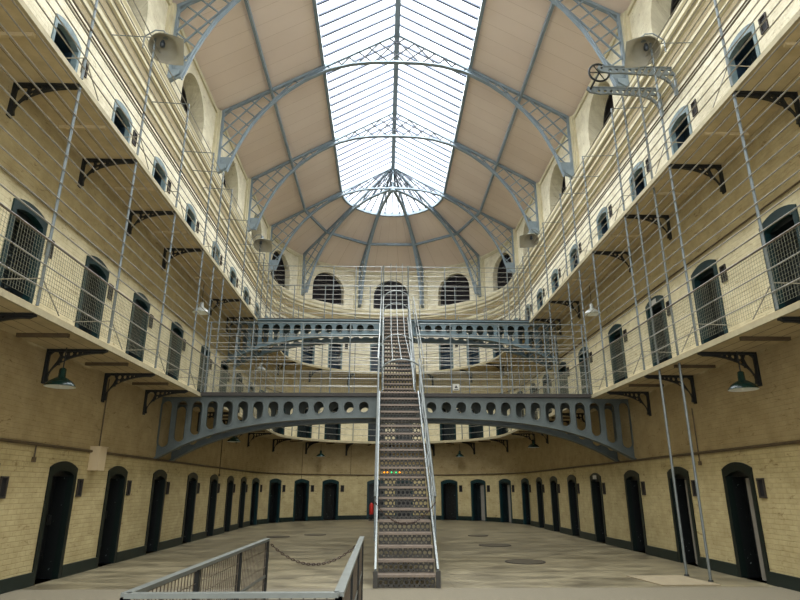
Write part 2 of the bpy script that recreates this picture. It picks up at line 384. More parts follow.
RIBY = [28.35, 23.43, 18.52, 13.6, 8.7, 3.8, -1.1]
RIBT = [-54, -18, 18, 54]
for sg in (-1, 1):
    for Y in RIBY:
        mb = MB(); s = sg * (HALF + YH - Y)
        for (w, d) in ((.30, .08), (.20, .14)): sweep(mb, s - w, s + w, [(0, 12.0), (-d, 12.0), (-d, 14.55), (0, 14.55)])
        tag(mb.build('trim_%d' % tn, M['cream']), kind='structure'); tn += 1
for t in RIBT:
    mb = MB(); s = R * math.radians(t)
    for (w, d) in ((.30, .08), (.20, .14)): sweep(mb, s - w, s + w, [(0, 12.0), (-d, 12.0), (-d, 14.45), (0, 14.45)])
    tag(mb.build('trim_%d' % tn, M['cream']), kind='structure'); tn += 1

# ceiling (left slope, right slope and the half cone)
SK = 2.75
def zc(r): return ZR - SLOPE * r
mb = MB()
for sg in (-1, 1):
    n = 8
    for k in range(n):
        ya, yb = Y0 + (YH - Y0) * k / n, Y0 + (YH - Y0) * (k + 1) / n
        for dz in (0, .14): mb.quad([(sg * SK, ya, zc(SK) + dz), (sg * SK, yb, zc(SK) + dz), (sg * (R + 1), yb, zc(R + 1) + dz), (sg * (R + 1), ya, zc(R + 1) + dz)], [(ya, 0), (yb, 0), (yb, 4), (ya, 4)])
n = 60
for k in range(n):
    a, b = PI * k / n, PI * (k + 1) / n
    for dz in (0, .14):
        f = lambda r, t: (r * math.cos(t), YH + r * math.sin(t), zc(r) + dz)
        mb.quad([f(SK, a), f(SK, b), f(R + 1, b), f(R + 1, a)], [(a * 5, 0), (b * 5, 0), (b * 5, 4), (a * 5, 4)])
tag(mb.build('ceiling', M['ceil']), kind='structure')
# skylight: glass, bars, kerb
sky = tag(empty('window_1', (0, 12, ZR)), kind='structure')
mb = MB()
for sg in (-1, 1): mb.quad([(0, Y0, ZR + .1), (0, YH, ZR + .1), (sg * SK, YH, zc(SK) + .1), (sg * SK, Y0, zc(SK) + .1)])
for k in range(30):
    a, b = PI * k / 30, PI * (k + 1) / 30; f = lambda r, t: (r * math.cos(t), YH + r * math.sin(t), zc(r) + .1)
    mb.quad([(0, YH, ZR + .1), f(SK, a), f(SK, b)])
mb.build('glass_pane', M['skyglass'], sky)
mb = MB(); y = Y0
while y < YH - .1:
    for sg in (-1, 1): mb.bar((0, y, ZR + .02), (sg * SK, y, zc(SK) + .02), .075, .06)
    y += .491
mb.build('glazing_bars', M['bar'], sky)
mb = MB()
for k in range(1, 20):
    if k % 4 == 0: continue
    t = PI * k / 20; mb.bar((.25 * math.cos(t), YH + .25 * math.sin(t), zc(.25)), (SK * math.cos(t), YH + SK * math.sin(t), zc(SK)), .05, .06)
mb.build('cone_glazing_bars', M['bar'], sky)
mb = MB()
for sg in (-1, 1): mb.bar((sg * SK, Y0, zc(SK) - .02), (sg * SK, YH, zc(SK) - .02), .12, .2)
pts = [(SK * math.cos(PI * k / 30), YH + SK * math.sin(PI * k / 30), zc(SK) - .02) for k in range(31)]
for a, b in zip(pts[:-1], pts[1:]): mb.bar(a, b, .12, .2)
mb.build('kerb', M['truss'], sky)
# ridge beam and purlins
mb = MB().bar((0, Y0, ZR - .1), (0, YH, ZR - .1), .2, .26)
tag(mb.build('ridge_beam', M['truss']), 'blue-grey ridge beam running along the top of the skylight', 'beam')
for sg, nm in ((-1, 'left'), (1, 'right')):
    mb = MB().bar((sg * 4.62, Y0, zc(4.62) - .11), (sg * 4.62, YH, zc(4.62) - .11), .09, .14)
    tag(mb.build('purlin', M['truss']), 'long blue-grey purlin across the %s slope of the boarded ceiling' % nm, 'beam')
hub = [math.radians(a) for a in (0, 36, 72, 108, 144, 180)]
for k in range(5):
    a, b = hub[k], hub[k + 1]; r = 4.62
    mb = MB().bar((r * math.cos(a), YH + r * math.sin(a), zc(r) - .1), (r * math.cos(b), YH + r * math.sin(b), zc(r) - .1), .09, .14)
    tag(mb.build('purlin', M['truss']), ['short purlin across the right side bay of the domed end', 'short purlin across the bay right of the middle of the domed end', 'short purlin across the middle bay of the domed end', 'short purlin across the bay left of the middle of the domed end', 'short purlin across the left side bay of the domed end'][k], 'beam')

# ------------------------------------------------------------------ roof trusses
INN = [(0, 16.92), (.9, 16.90), (1.7, 16.80), (2.6, 16.52), (3.4, 16.06), (4.1, 15.50), (4.7, 14.86), (5.2, 14.15), (5.55, 13.45), (5.8, 12.8), (5.96, 12.2)]
def inner(x):
    for (a, za), (b, zb) in zip(INN[:-1], INN[1:]):
        if x <= b: return za + (zb - za) * (x - a) / (b - a)
    return INN[-1][1]
def outer(x): return zc(x) - .1
def half_parts(sg):
    """lattice and chord pieces for one half in the XZ plane, x = sg * distance from the ridge"""
    top = MB(); low = MB(); lin_ = MB(); lout = MB()
    top.bar((0, 0, outer(0)), (sg * 6.3, 0, outer(6.3)), .11, .10)
    pts = []
    for k in range(25):
        x = 5.96 * k / 24; pts.append((sg * x, 0, inner(x)))
    for a, b in zip(pts[:-1], pts[1:]): low.bar(a, b, .16, .035); low.bar(Vector(a) + Vector((0, 0, .05)), Vector(b) + Vector((0, 0, .05)), .03, .10)
    low.bar((sg * 6.28, 0, 12.3), (sg * 6.28, 0, outer(6.28)), .12, .08)
    low.add(plate([[(sg * 5.94, 12.2), (sg * 6.32, 12.2), (sg * 6.32, 12.75), (sg * 5.82, 12.75)]], .04)); low.hexa([(sg * 6.0, -.08, 12.3), (sg * 6.42, -.10, 12.0), (sg * 6.42, .10, 12.0), (sg * 6.0, .08, 12.3), (sg * 6.0, -.05, 12.45), (sg * 6.4, -.05, 12.45), (sg * 6.4, .05, 12.45), (sg * 6.0, .05, 12.45)])
    ins = lambda x, z: 0 <= x <= 6.3 and (inner(x) if x < 5.96 else 12.3) < z < outer(x)
    for ang, w in ((40, 1), (-50, 1)):
        d = (math.cos(math.radians(ang)), math.sin(math.radians(ang))); nn = (-d[1], d[0])
        for k in range(-60, 60):
            o = k * .42; run = None; t = -12
            while t < 12:
                x = 3.15 + nn[0] * o + d[0] * t; z = 15.5 + nn[1] * o + d[1] * t
                if ins(x, z) and t < 11.9 and not (SK - .05 < x < 3.3):
                    if run is None: run = (x, z)
                    last = (x, z)
                elif run is not None:
                    if math.hypot(last[0] - run[0], last[1] - run[1]) > .1:
                        (lin_ if run[0] < 3.0 and last[0] < 3.3 else lout).bar((sg * run[0], 0, run[1]), (sg * last[0], 0, last[1]), .03, .06, up=(0, 1, 0))
                    run = None
                t += .04
    top.add(plate([[(sg * a, b) for a, b in ((SK - .02, outer(SK)), (3.45, outer(3.45)), (3.45, inner(3.45)), (3.1, inner(3.1)), (SK - .02, inner(SK)))]], .03))
    return top, low, lin_, lout
HP = {sg: half_parts(sg) for sg in (-1, 1)}
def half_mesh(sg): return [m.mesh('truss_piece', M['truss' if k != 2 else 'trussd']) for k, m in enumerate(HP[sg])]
HM = {sg: half_mesh(sg) for sg in (-1, 1)}
full = []
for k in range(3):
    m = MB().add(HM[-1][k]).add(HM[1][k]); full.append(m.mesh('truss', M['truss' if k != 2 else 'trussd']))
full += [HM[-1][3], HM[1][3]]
for i, Y in enumerate(sorted(RIBY)):
    r = empty('roof_truss', (0, Y, 0))
    lab = {0: 'arched roof truss nearest the open end of the hall', 5: 'second arched lattice roof truss in front of the domed end', 6: 'arched lattice roof truss at the mouth of the domed end'}
    nm = ['arched lattice roof truss behind the viewer', 'arched lattice roof truss above the viewer', 'arched lattice roof truss at the very top edge of the view', 'arched lattice roof truss whose feet flank the two big lamps', 'arched lattice roof truss crossing high over the lower bridge', 'arched lattice roof truss crossing over the upper bridge', 'arched lattice roof truss at the mouth of the domed end'][i]
    tag(r, nm, 'truss', 'arched roof trusses across the hall')
    for me, n_ in zip(full, ('top_chord', 'arched_chord', 'lattice', 'lattice', 'lattice')):
        o = bpy.data.objects.new(n_, me); col.objects.link(o); o.parent = r
for i, t in enumerate(RIBT):
    r = empty('roof_rib', (0, YH, 0), math.radians(90 - t))
    tag(r, ['leftmost lattice rib of the domed end', 'dark rib of the domed end just left of the staircase', 'dark rib of the domed end just right of the staircase', 'rightmost lattice rib of the domed end'][i], 'rib', 'radiating ribs of the domed end')
    for me, n_ in zip(HM[1], ('top_chord', 'arched_chord', 'lattice', 'lattice')):
        o = bpy.data.objects.new(n_, me); col.objects.link(o); o.parent = r
mb = MB().lathe([(.03, 16.75), (.14, 16.8), (.16, 16.95), (.05, 17.05), (.05, 18.0), (.2, 18.1), (.2, 18.2), (0.02, 18.25)], 12, (0, YH, 0))
tag(mb.build('roof_hub', M['truss']), 'round iron hub where all the ribs of the domed end meet', 'hub')

# ------------------------------------------------------------------ doors
def door_proto(frame_m, leaf_m, hw=.5, h=2.1, variant='plain'):
    r = empty('door_0'); r['kind'] = 'structure'
    iw = hw - (.11 if hw > .48 else .075); n = 8
    def arc(w, top, rise): return [(w * math.cos(PI * k / n) if 0 else w - 2 * w * k / n, arch_z(w - 2 * w * k / n, w, top, rise)) for k in range(n + 1)]
    out = [(hw, 0)] + arc(hw + .0, h, .12) + [(-hw, 0)]
    inn = [(iw, .0)] + arc(iw, h - .17, .09) + [(-iw, .0)]
    ring = out + inn[::-1]
    f = MB().add(plate([ring], .12), Matrix.Translation((0, .035, 0)))
    f.build('door_frame', frame_m, r)
    j = MB()
    for x in (-1, 1): j.box((x * (iw + .003), .09, 0), (x * (iw + .09), .5, h - .25))
    j.box((-iw, .09, h - .27), (iw, .5, h - .16)); j.build('door_jamb', leaf_m, r)
    lf = MB().add(plate([[(iw - .005, .02)] + arc(iw - .005, h - .19, .09) + [(-iw + .005, .02)]], .05), Matrix.Translation((0, .34, 0)))
    if variant == 'slatted':
        z = .15
        while z < h - .4: lf.box((-iw + .02, .28, z), (iw - .02, .33, z + .04)); z += .12
    else:
        for x in (-.24, -.08, .08, .24): lf.box((x - .06, .305, .1), (x + .06, .32, h - .35))
        for z in (.35, h * .5, h - .5): lf.box((-iw + .03, .295, z), (iw - .03, .31, z + .06))
    leaf = lf.build('door_leaf', leaf_m, r)
    mb = MB().box((-.09, .275, h * .62), (.09, .30, h * .62 + .2)); mb.build('hatch', leaf_m, leaf)
    mb = MB().box((iw - .12, .25, .95), (iw - .05, .30, 1.12)); mb.build('lock', M['bracket'], leaf)
    if variant == 'open':
        MB().box((.06, .10, .02), (iw - .04, .15, h - .3)).build('inner_gate', M['palegate'], r)
    return r
protos = {}
def dp(key, *a):
    if key not in protos: protos[key] = Proto(door_proto(*a))
    return protos[key]
dn = 1
DPOS = []
for lvl, z in ((0, 0), (1, G1), (2, G2)):
    for k, (sd, s) in enumerate(DOORS):
        if lvl == 0:
            v, t = frame(s, 0)
            var = 'plain'
            if sd == 'right' and abs(v.y - 11.7) < .1: var = 'open'
            if sd == 'right' and abs(v.y - 14.1) < .1: var = 'open'
            if sd == 'back' and s > 0 and (abs(math.degrees(s / R) - 46.5) < .1 or abs(math.degrees(s / R) - 64) < .1): var = 'open'
            if sd == 'right' and abs(v.y - 19.68) < .1: var = 'slatted'
            if sd == 'left' and (abs(v.y - 19.68) < 0 or abs(v.y - 22.35) < .1): var = 'slatted'
            p = dp(('g' if sd != 'back' else 'gb') + var, M['dgreen'] if sd != 'back' else M['dteal'], M['leafg'] if (sd != 'back' or (s < 0 and s < -5)) else M['leaft'], .5, 2.1, var)
        elif lvl == 1:
            p = dp('m', M['dteal'], M['leaft'], .5, 2.12, 'plain')
        else:
            p = dp('u', M['dblue'], M['leafb'], .46, 2.0, 'plain')
        v, t = frame(s, 0)
        o = p.put((v.x, v.y, z), -t); o.name = 'door_%d' % dn; dn += 1
        DPOS.append((lvl, sd, s, z))

# vents beside the doors
def vent_proto():
    r = empty('wall_vent')
    MB().add(plate([[(-.10, -.17), (.10, -.17), (.10, .17), (-.10, .17)], [(-.07, -.14), (.07, -.14), (.07, .14), (-.07, .14)]], .03), Matrix.Translation((0, -.012, 0))).build('surround', M['ventm'], r)
    MB().box((-.07, -.004, -.14), (.07, .0, .14)).build('recess', M['dark'], r)
    r['category'] = 'vent'; return r
vp = Proto(vent_proto()); cnt = {}
lv = ['ground floor', 'lower gallery', 'upper gallery']
for lvl, sd, s, z in DPOS:
    k = cnt.get((lvl, sd), 0); cnt[(lvl, sd)] = k + 1
    s2 = s + (.5 + .2)
    if abs(math.degrees(s / R)) < 12 : continue
    v, t = frame(s2, 0)
    if lvl and v.y < 7 and sd != 'back': continue
    if sd == 'back': wh = 'at %s door from the left, curved end wall' % ORD[k]
    elif sd == 'left': wh = 'at %s door from near end, left wall' % ORD[k]
    else: wh = 'at %s door from far end, right wall' % ORD[k]
    o = vp.put((v.x, v.y, z + 1.62), -t, 'dark %s vent %s' % (lv[lvl], wh), 'small dark vents beside the cell doors')

# ------------------------------------------------------------------ clerestory windows
def win_proto():
    r = empty('window_0'); r['kind'] = 'structure'
    hw, zb, zt = 1.08, 0, 1.9; n = 14
    arc = lambda w, top, b: [(w * math.cos(PI * k / n), top - w + w * math.sin(PI * k / n)) for k in range(n + 1)]
    out = [(hw, 0)] + arc(hw, zt, 0) + [(-hw, 0)]; w2 = hw - .08
    inn = [(w2, .08)] + arc(w2, zt - .08, 0) + [(-w2, .08)]
    MB().add(plate([out, inn], .08), Matrix.Translation((0, .55, 0))).build('window_frame', M['winbar'], r)
    MB().add(plate([inn], .01), Matrix.Translation((0, .58, 0))).build('glass_pane', M['winglass'], r)
    mb = MB()
    for x in (0,): mb.box((x - .02, .53, .08), (x + .025, .57, arch_z(x, hw, zt, hw) - .05))
    for z in (.5, .9, 1.3): w = hw if z < zt - hw else math.sqrt(hw ** 2 - (z - zt + hw) ** 2); mb.box((-w + .05, .53, z - .02), (w - .05, .57, z + .02))
    mb.build('glazing_bars', M['winbar'], r)
    return r
wp = Proto(win_proto())
for k, (sd, s) in enumerate(WINS):
    v, t = frame(s, -.3 if sd == 'back' else 0); o = wp.put((v.x, v.y, 12.15), -t); o.name = 'window_%d' % (k + 2)

# ------------------------------------------------------------------ galleries
SIDE_T = dict(left='left', right='right', back='curved end')
BRY = [3.5, 5.8, 8.1, 10.42, 12.75, 15.05, 19.6, 21.9, 24.9, 27.1]
BR = [('left', S('left', Y + .2)) for Y in BRY] + [('back', R * math.radians(t)) for t in (-67.5, -45, -22.5, 0, 22.5, 45, 67.5)] + [('right', S('right', Y + .08)) for Y in BRY]
def gallery(z, name):
    for sd, (a0, a1) in RANGE.items():
        r = empty('gallery_walkway', P((a0 + a1) / 2, -.5, z))
        tag(r, '%s gallery walkway along the %s wall with boarded underside' % (name, SIDE_T[sd]), 'walkway')
        sweep(MB(), a0, a1, [(-.004, z - .12), (E_D + .03, z - .12), (E_D + .03, z), (-.004, z)]).build('deck', M['soffit'], r)
        sweep(MB(), a0, a1, [(E_D + .03, z - .125), (E_D - .02, z - .125), (E_D - .02, z - .03), (E_D + .03, z - .03)]).build('fascia', M['creamlow'], r)
        js = sorted(s for d, s in BR if d == sd)
        for a, b in zip(js[:-1], js[1:]):
            m = (a + b) / 2; MB().bar(P(m, -.12, z - .15), P(m, -.95, z - .15), .06, .06).build('joist', M['soffit' if z > 5 else 'pipe'], r)
        mb = MB()
        for d in (-.27, -.52, -.78): sweep(mb, a0, a1, [(d, z - .122), (d - .008, z - .122), (d - .008, z - .12), (d, z - .12)])
        mb.build('board_joints', M['ventm'], r)
gallery(G1, 'lower'); gallery(G2, 'upper')
# brackets: x from the wall (0) outwards into the hall (1.0), plane perpendicular to the wall
def bracket_proto(m):
    r = empty('gallery_bracket'); r['category'] = 'bracket'
    out = [(0, 0), (1.02, 0), (1.05, -.04), (.98, -.075)]
    n = 12
    for k in range(1, n + 1):
        t = k / n * PI / 2; out.append((.075 + .905 * (1 - math.sin(t)), -.50 + .43 * math.cos(t)))
    out += [(.09, -.58), (0, -.60)]
    holes = [[(.05, -.10), (.11, -.045), (.20, -.05), (.235, -.12), (.20, -.22), (.12, -.35), (.065, -.45), (.045, -.3)], circ(.31, -.085, .045, 10), circ(.30, -.185, .035, 8), circ(.425, -.08, .04, 8), circ(.53, -.068, .028, 8), circ(.62, -.06, .02, 8), circ(.225, -.27, .018, 8)]
    pl = plate([out] + holes, .05)
    mt = Matrix.Rotation(-PI / 2, 4, 'Z')
    b = MB().add(pl, mt); b.build('scroll', m, r)
    MB().box((-.05, 0, -.04), (.05, -1.05, 0)).build('top_flange', m, r)
    MB().box((-.05, 0, -.62), (.05, -.03, 0)).build('wall_plate', m, r)
    return r
bp = Proto(bracket_proto(M['bracket']))
for z, nm in ((G1, 'lower'), (G2, 'upper')):
    c = {}
    for sd, s in BR:
        v, t = frame(s, -.001); k = c.get(sd, 0); c[sd] = k + 1
        w = 'from the left under the curved %s gallery' % nm if sd == 'back' else 'from the near end under the %s %s gallery' % (sd, nm)
        bp.put((v.x, v.y, z - .122), -t, '%s iron bracket %s' % (ORD[k], w), 'scrolled iron brackets under the galleries')

# railings
def stanchion(r, s, d, z0, z1, rad=.024, brace=False, tie=None):
    st = MB().tube([P(s, d, z0), P(s, d, z1)], rad, 8)
    o = st.build('stanchion', M['iron'], r)
    if brace:
        b = MB().tube([P(s, d, z0 + .42), P(s, d + .7, z0 + .40)], .009, 5)
        b.tube([P(s, d, z0 + .42), P(s + (.6 if s < 0 else -.6), d, z0 + .02)], .010, 5); b.build('brace', M['wire'], r)
    if tie:
        MB().tube([P(s, d, tie), P(s, -.1, tie + .05)], .012, 5).build('wall_tie', M['iron'], r)
def panel_proto(w, h):
    mb = MB(); n = int(w / .062)
    for k in range(n + 1): x = -w / 2 + w * k / n; mb.tube([(x, 0, 0), (x, 0, h)], .0028, 3, caps=False)
    m = int(h / .062)
    for k in range(m + 1): z = h * k / m; mb.tube([(-w / 2, 0, z), (w / 2, 0, z)], .0028, 3, caps=False)
    return mb.mesh('wire_mesh_panel', M['mesh'])
PM = panel_proto(2.3, .95)
WZ1 = [.27, .62, 1.0, 1.24, 1.47, 1.71, 1.96, 2.2, 2.45, 2.7, 2.95, 3.2, 3.45, 3.68]
def gallery_railing(sd, z, level):
    a0, a1 = RANGE[sd]
    r = empty('gallery_railing', P((a0 + a1) / 2, E_D, z))
    top = 3.72 if level == 1 else 2.9
    tag(r, ('tall wire railing of the %s gallery on the %s wall, with mesh panels' if level == 1 else 'tall railing on the %s gallery of the %s wall tied back to the cornice') % ('lower' if level == 1 else 'upper', SIDE_T[sd]), 'railing')
    if sd == 'back': a0 += .05; a1 -= .05
    ss = [s for d_, s in BR if d_ == sd]
    if sd != 'back':
        sg = -1 if sd == 'left' else 1
        for Y in (16.35, 17.45, 23.0, 24.1): ss.append(sg * (HALF + YH - Y))
    for s in ss:
        stanchion(r, s, E_D + .0, z, z + top, brace=(sd != 'back'), tie=(z + 2.9 if level == 2 else None))
    zs = WZ1 if level == 1 else [.2, .4, .6, .8, .98, 1.2, 1.42, 1.64, 1.86, 2.08, 2.3, 2.52, 2.74]
    if sd == 'back' and level == 1: zs = [.3, .62, 1.0, 1.5, 2.0, 2.5]
    for dz in zs:
        thick = abs(dz - 1.0) < .05
        o = sweep_tube(MB(), a0, a1, E_D - .02, z + dz, .018 if thick else .0122, 6 if thick else 5).build('handrail' if thick else 'rail_wire', M['rail' if thick else 'wire'], r)
    if level == 1:
        k = math.floor((a1 - a0) / 2.3)
        if sd != 'back':
            Y = 27.0
            while Y > 3:
                s = S(sd, Y); v, t = frame(s, E_D - .03)
                o = bpy.data.objects.new('wire_mesh_panel', PM); col.objects.link(o); o.parent = r
                o.location = Vector((v.x, v.y, z + .05)) - Vector(r.location); o.rotation_euler = (0, 0, -t); Y -= 2.3
for sd in RANGE:
    gallery_railing(sd, G1, 1); gallery_railing(sd, G2, 2)

# ------------------------------------------------------------------ bridges
def zb(x): x = abs(x); return 3.47 - .00586 * x * x - .000504 * x ** 4
def girder_meshes():
    xs = [-6.44 + 12.88 * k / 40 for k in range(41)]
    out = [(x, zb(x)) for x in xs] + [(6.44, 4.02), (-6.44, 4.02)]
    holes = []; rims = []
    for sg in (-1, 1):
        for k in range(14):
            x = sg * (.93 + .412 * k); z0 = zb(x) + .135; z1 = 3.89
            if k == 13: z0 += .08
            holes.append(slot(x, z0, z1, .135)); rims.append((slot(x, z0 - .03, z1 + .03, .165), slot(x, z0, z1, .135)))
    web = plate([out] + holes, .03)
    web = MB().add(web)
    for a, b in rims: web.add(plate([a, b], .07))
    fl = MB()
    for a, b in zip(xs[:-1], xs[1:]): fl.bar((a, 0, zb(a)), (b, 0, zb(b)), .24, .05)
    tf = MB().box((-6.44, -.13, 4.02), (6.44, .13, 4.07))
    return web, fl, tf
GM = girder_meshes()
GMM = [m.mesh(n, None) for m, n in zip(GM, ('web', 'bottom_flange', 'top_flange'))]
def girder(Y, dz, label, mw, mt):
    r = empty('bridge_girder', (0, Y, dz)); tag(r, label, 'girder')
    for me, n, m in zip(GMM, ('web', 'bottom_flange', 'top_flange'), (mw, mw, mt)):
        c = me.copy(); c.materials.clear(); c.materials.append(m)
        o = bpy.data.objects.new(n, c); col.objects.link(o); o.parent = r
        if n == 'web': pass
    return r
DZ2 = G2 - G1
girder(16.42, 0, 'front arched iron girder with oval holes under the lower bridge', M['girder'], M['girderd'])
girder(17.62, 0, 'rear arched iron girder behind the front one under the lower bridge', M['girder'], M['girderd'])
girder(22.65, DZ2, 'front arched iron girder with holes under the upper bridge', M['girderb'], M['girderb'])
girder(23.7, DZ2, 'rear arched iron girder of the upper bridge seen below the front one', M['girderb'], M['girderb'])
for Y, z, nm in ((16.42, 4.07, 'lower'), (22.65, 4.07 + DZ2, 'upper')):
    w = 1.2 if nm == 'lower' else 1.05
    mb = MB()
    if nm == 'lower': mb.box((-5.42, Y - .1, z), (5.42, Y + w + .1, z + .05))
    else: mb.box((-5.42, Y - .1, z), (5.42, Y + w + .1, z + .05))
    r = empty('bridge_walkway', (0, Y + w / 2, z)); tag(r, '%s bridge walkway of iron plate crossing between the galleries' % nm, 'walkway')
    mb.build('deck', M['girderd'], r)
def bridge_railing(Y, z, z1, step, x0, x1, label, gap=None, xs=None):
    r = empty('bridge_railing', (0, Y, z)); tag(r, label, 'railing')
    segs = [(x0, x1)] if not gap else [(x0, gap[0]), (gap[1], x1)]
    zz = z + step
    while zz < z1 + .01:
        for a, b in segs: MB().tube([(a, Y, zz), (b, Y, zz)], .0095 if zz < z1 - .01 else .015, 5).build('rail_wire', M['ironl' if zz > z1 - .05 else 'wire'], r)
        zz += step
    for x in xs:
        MB().tube([(x, Y, z), (x, Y, z1)], .02, 7).build('stanchion', M['iron'], r)
    return r
r = bridge_railing(16.36, 4.12, 6.12, .2, -5.4, 5.4, 'front railing of the lower bridge with many level wires', (-.55, .62), [-5.3, -4.1, -2.7, -1.35, 1.5, 2.9, 4.2, 5.3])
PB = panel_proto(2.3, .6)
for x in (-4.2, -1.75, 1.85, 4.25):
    o = bpy.data.objects.new('wire_mesh_panel', PB); col.objects.link(o); o.parent = r; o.location = (x, 0, .02)
bridge_railing(17.70, 4.12, 6.12, .4, -5.4, 5.4, 'rear railing of the lower bridge', (-.55, .62), [-4.9, -3.4, -2.0, 2.2, 3.5, 4.9])
bridge_railing(22.56, 8.02, 10.22, .2, -5.4, 5.4, 'front railing of the upper bridge with many level wires', None, [-4.9, -3.6, -2.45, -1.55, -.52, .57, 2.05, 3.3, 4.6])
bridge_railing(23.84, 8.02, 9.82, .6, -5.4, 5.4, 'rear railing of the upper bridge', None, [-4.2, -2.9, -1.0, 1.1, 2.6, 3.9])

# ------------------------------------------------------------------ central staircase
def riser_mesh(w, h):
    holes = []; n = int(w / .088)
    for k in range(n):
        x = -w / 2 + w * (k + .5) / n
        holes.append(circ(x, h * .5, .034, 8))
        if k < n - 1:
            for z in (h * .5 + .058, h * .5 - .058): holes.append(circ(x + w / n / 2, z, .016, 6))
    return plate([[(-w / 2, 0), (w / 2, 0), (w / 2, h), (-w / 2, h)]] + holes, .012)
def flight(x0, x1, Ya, za, Yb, zb_, n, label, hr_off, lower):
    r = empty('iron_staircase', ((x0 + x1) / 2, Ya, za)); tag(r, label, 'staircase')
    w = x1 - x0; xc = (x0 + x1) / 2; run = (Yb - Ya) / n; h = (zb_ - za) / n
    rm = riser_mesh(w - .1, h - .03); rm.materials.append(M['riser'])
    tm = MB().box((-w / 2 + .03, -.03, -.035), (w / 2 - .03, run + .01, 0)).mesh('tread', M['tread'])
    nm = MB().box((-w / 2 + .03, -.045, -.04), (w / 2 - .03, -.028, .003)).mesh('nosing', M['nose'])
    for k in range(n):
        o = bpy.data.objects.new('riser', rm); col.objects.link(o); o.parent = r; o.location = (0, run * k, h * k)
        if k < n - (0 if lower else 0):
            o = bpy.data.objects.new('tread', tm); col.objects.link(o); o.parent = r; o.location = (0, run * k, h * (k + 1))
            o2 = bpy.data.objects.new('nosing', nm); col.objects.link(o2); o2.parent = o
    slope = (zb_ - za) / (Yb - Ya)
    for x, nmx in ((x0, 'l'), (x1, 'r')):
        mb = MB(); sx = 1 if x == x1 else -1
        mb.hexa([(x - .012, Ya - .05, za), (x + .012, Ya - .05, za), (x + .012, Yb, zb_ - .25), (x - .012, Yb, zb_ - .25), (x - .012, Ya - .05, za + .28), (x + .012, Ya - .05, za + .28), (x + .012, Yb, zb_ + .06), (x - .012, Yb, zb_ + .06)])
        mb.bar((x, Ya - .05, za + .29), (x, Yb, zb_ + .07), .035, .02)
        if lower: MB().box((x - .04, Ya - .09, 0), (x + .04, Ya - .03, .27)).build('newel_foot', M['riser'], r)
        mb.build('stringer', M['ironl'], r)
    return r, slope
stairL, sl1 = flight(-.5, .57, 11.05, 0, 16.4, 4.12, 20, 'lower flight of the central iron stair with perforated risers', .9, True)
stairU, sl2 = flight(-.42, .53, 17.7, 4.12, 22.5, 8.02, 20, 'narrower upper flight of the central iron stair climbing to the upper bridge', .9, False)
def line_z(Y, Ya, za, sl): return za + (Y - Ya) * sl
# handrails of the lower flight
for x, nm in ((-.53, 'left'), (.60, 'right')):
    r = empty('stair_railing', (x, 12, 0)); tag(r, '%s handrail of the lower stair flight with slanting rails' % nm, 'railing')
    pts = []
    top = [(x, Y, line_z(Y, 11.05, 0, sl1) + 1.0) for Y in (11.75, 16.35)]
    MB().tube([(x, 11.68, top[0][2] - .08)] + top, .024, 8).build('handrail', M['ironl'], r)
    MB().tube([(x, Y, line_z(Y, 11.05, 0, sl1) + .65) for Y in (11.8, 16.35)], .011, 6).build('middle_rail', M['ironl'], r)
    MB().tube([(x, Y, line_z(Y, 11.05, 0, sl1) + .42) for Y in (11.8, 16.35)], .009, 6).build('lower_rail', M['ironl'], r)
    for k in range(6):
        Y = 11.8 + .9 * k; z = line_z(Y, 11.05, 0, sl1)
        MB().tube([(x, Y, z + .1), (x, Y, z + 1.0)], .018, 7).build('baluster', M['iron'], r)
for x, nm in ((-.44, 'left'), (.56, 'right')):
    r = empty('stair_railing', (x, 18, 4.12)); tag(r, '%s handrail of the upper stair flight rising to tall posts' % nm, 'railing')
    L0 = lambda Y: line_z(Y, 17.7, 4.12, sl2)
    MB().tube([(x, 17.72, 4.12), (x, 17.72, L0(17.72) + .95), (x, 22.5, L0(22.5) + .95)], .024, 8).build('handrail', M['ironl'], r)
    for q in (.3, .6): MB().tube([(x, 17.6, L0(17.6) + q), (x, 22.5, L0(22.5) + q)], .012, 6).build('middle_rail', M['ironl'], r)
    MB().tube([(x, 22.5, L0(22.5) + .95), (x, 22.5, 10.25)], .03, 8).build('tall_post', M['ironl'], r)
    for k in range(6):
        Y = 17.9 + .95 * k
        MB().tube([(x, Y, L0(Y) + .05), (x, Y, L0(Y) + .95)], .016, 7).build('baluster', M['iron'], r)
# outer rail following the right side from bridge to bridge
r = empty('stair_railing', (.78, 17, 4.12)); tag(r, 'outer slanting rail right of the upper stair flight', 'railing')
for q in (.45, 1.0): MB().tube([(.74, 16.5, 4.12 + q), (.76, 22.5, 8.02 + q - .1)], .018, 7).build('rail', M['ironl'], r)
for k in range(4):
    Y = 16.6 + 2.0 * k; MB().tube([(.75, Y, 4.12 + (Y - 16.5) * .6 + .02), (.75, Y, 4.12 + (Y - 16.5) * .6 + 1.0)], .015, 6).build('baluster', M['iron'], r)
r = empty('stair_railing', (-.56, 17, 4.12)); tag(r, 'outer slanting rail left of the upper stair flight', 'railing')
for q in (.45, 1.0): MB().tube([(-.56, 16.5, 4.12 + q), (-.52, 22.5, 8.02 + q - .1)], .018, 7).build('rail', M['ironl'], r)
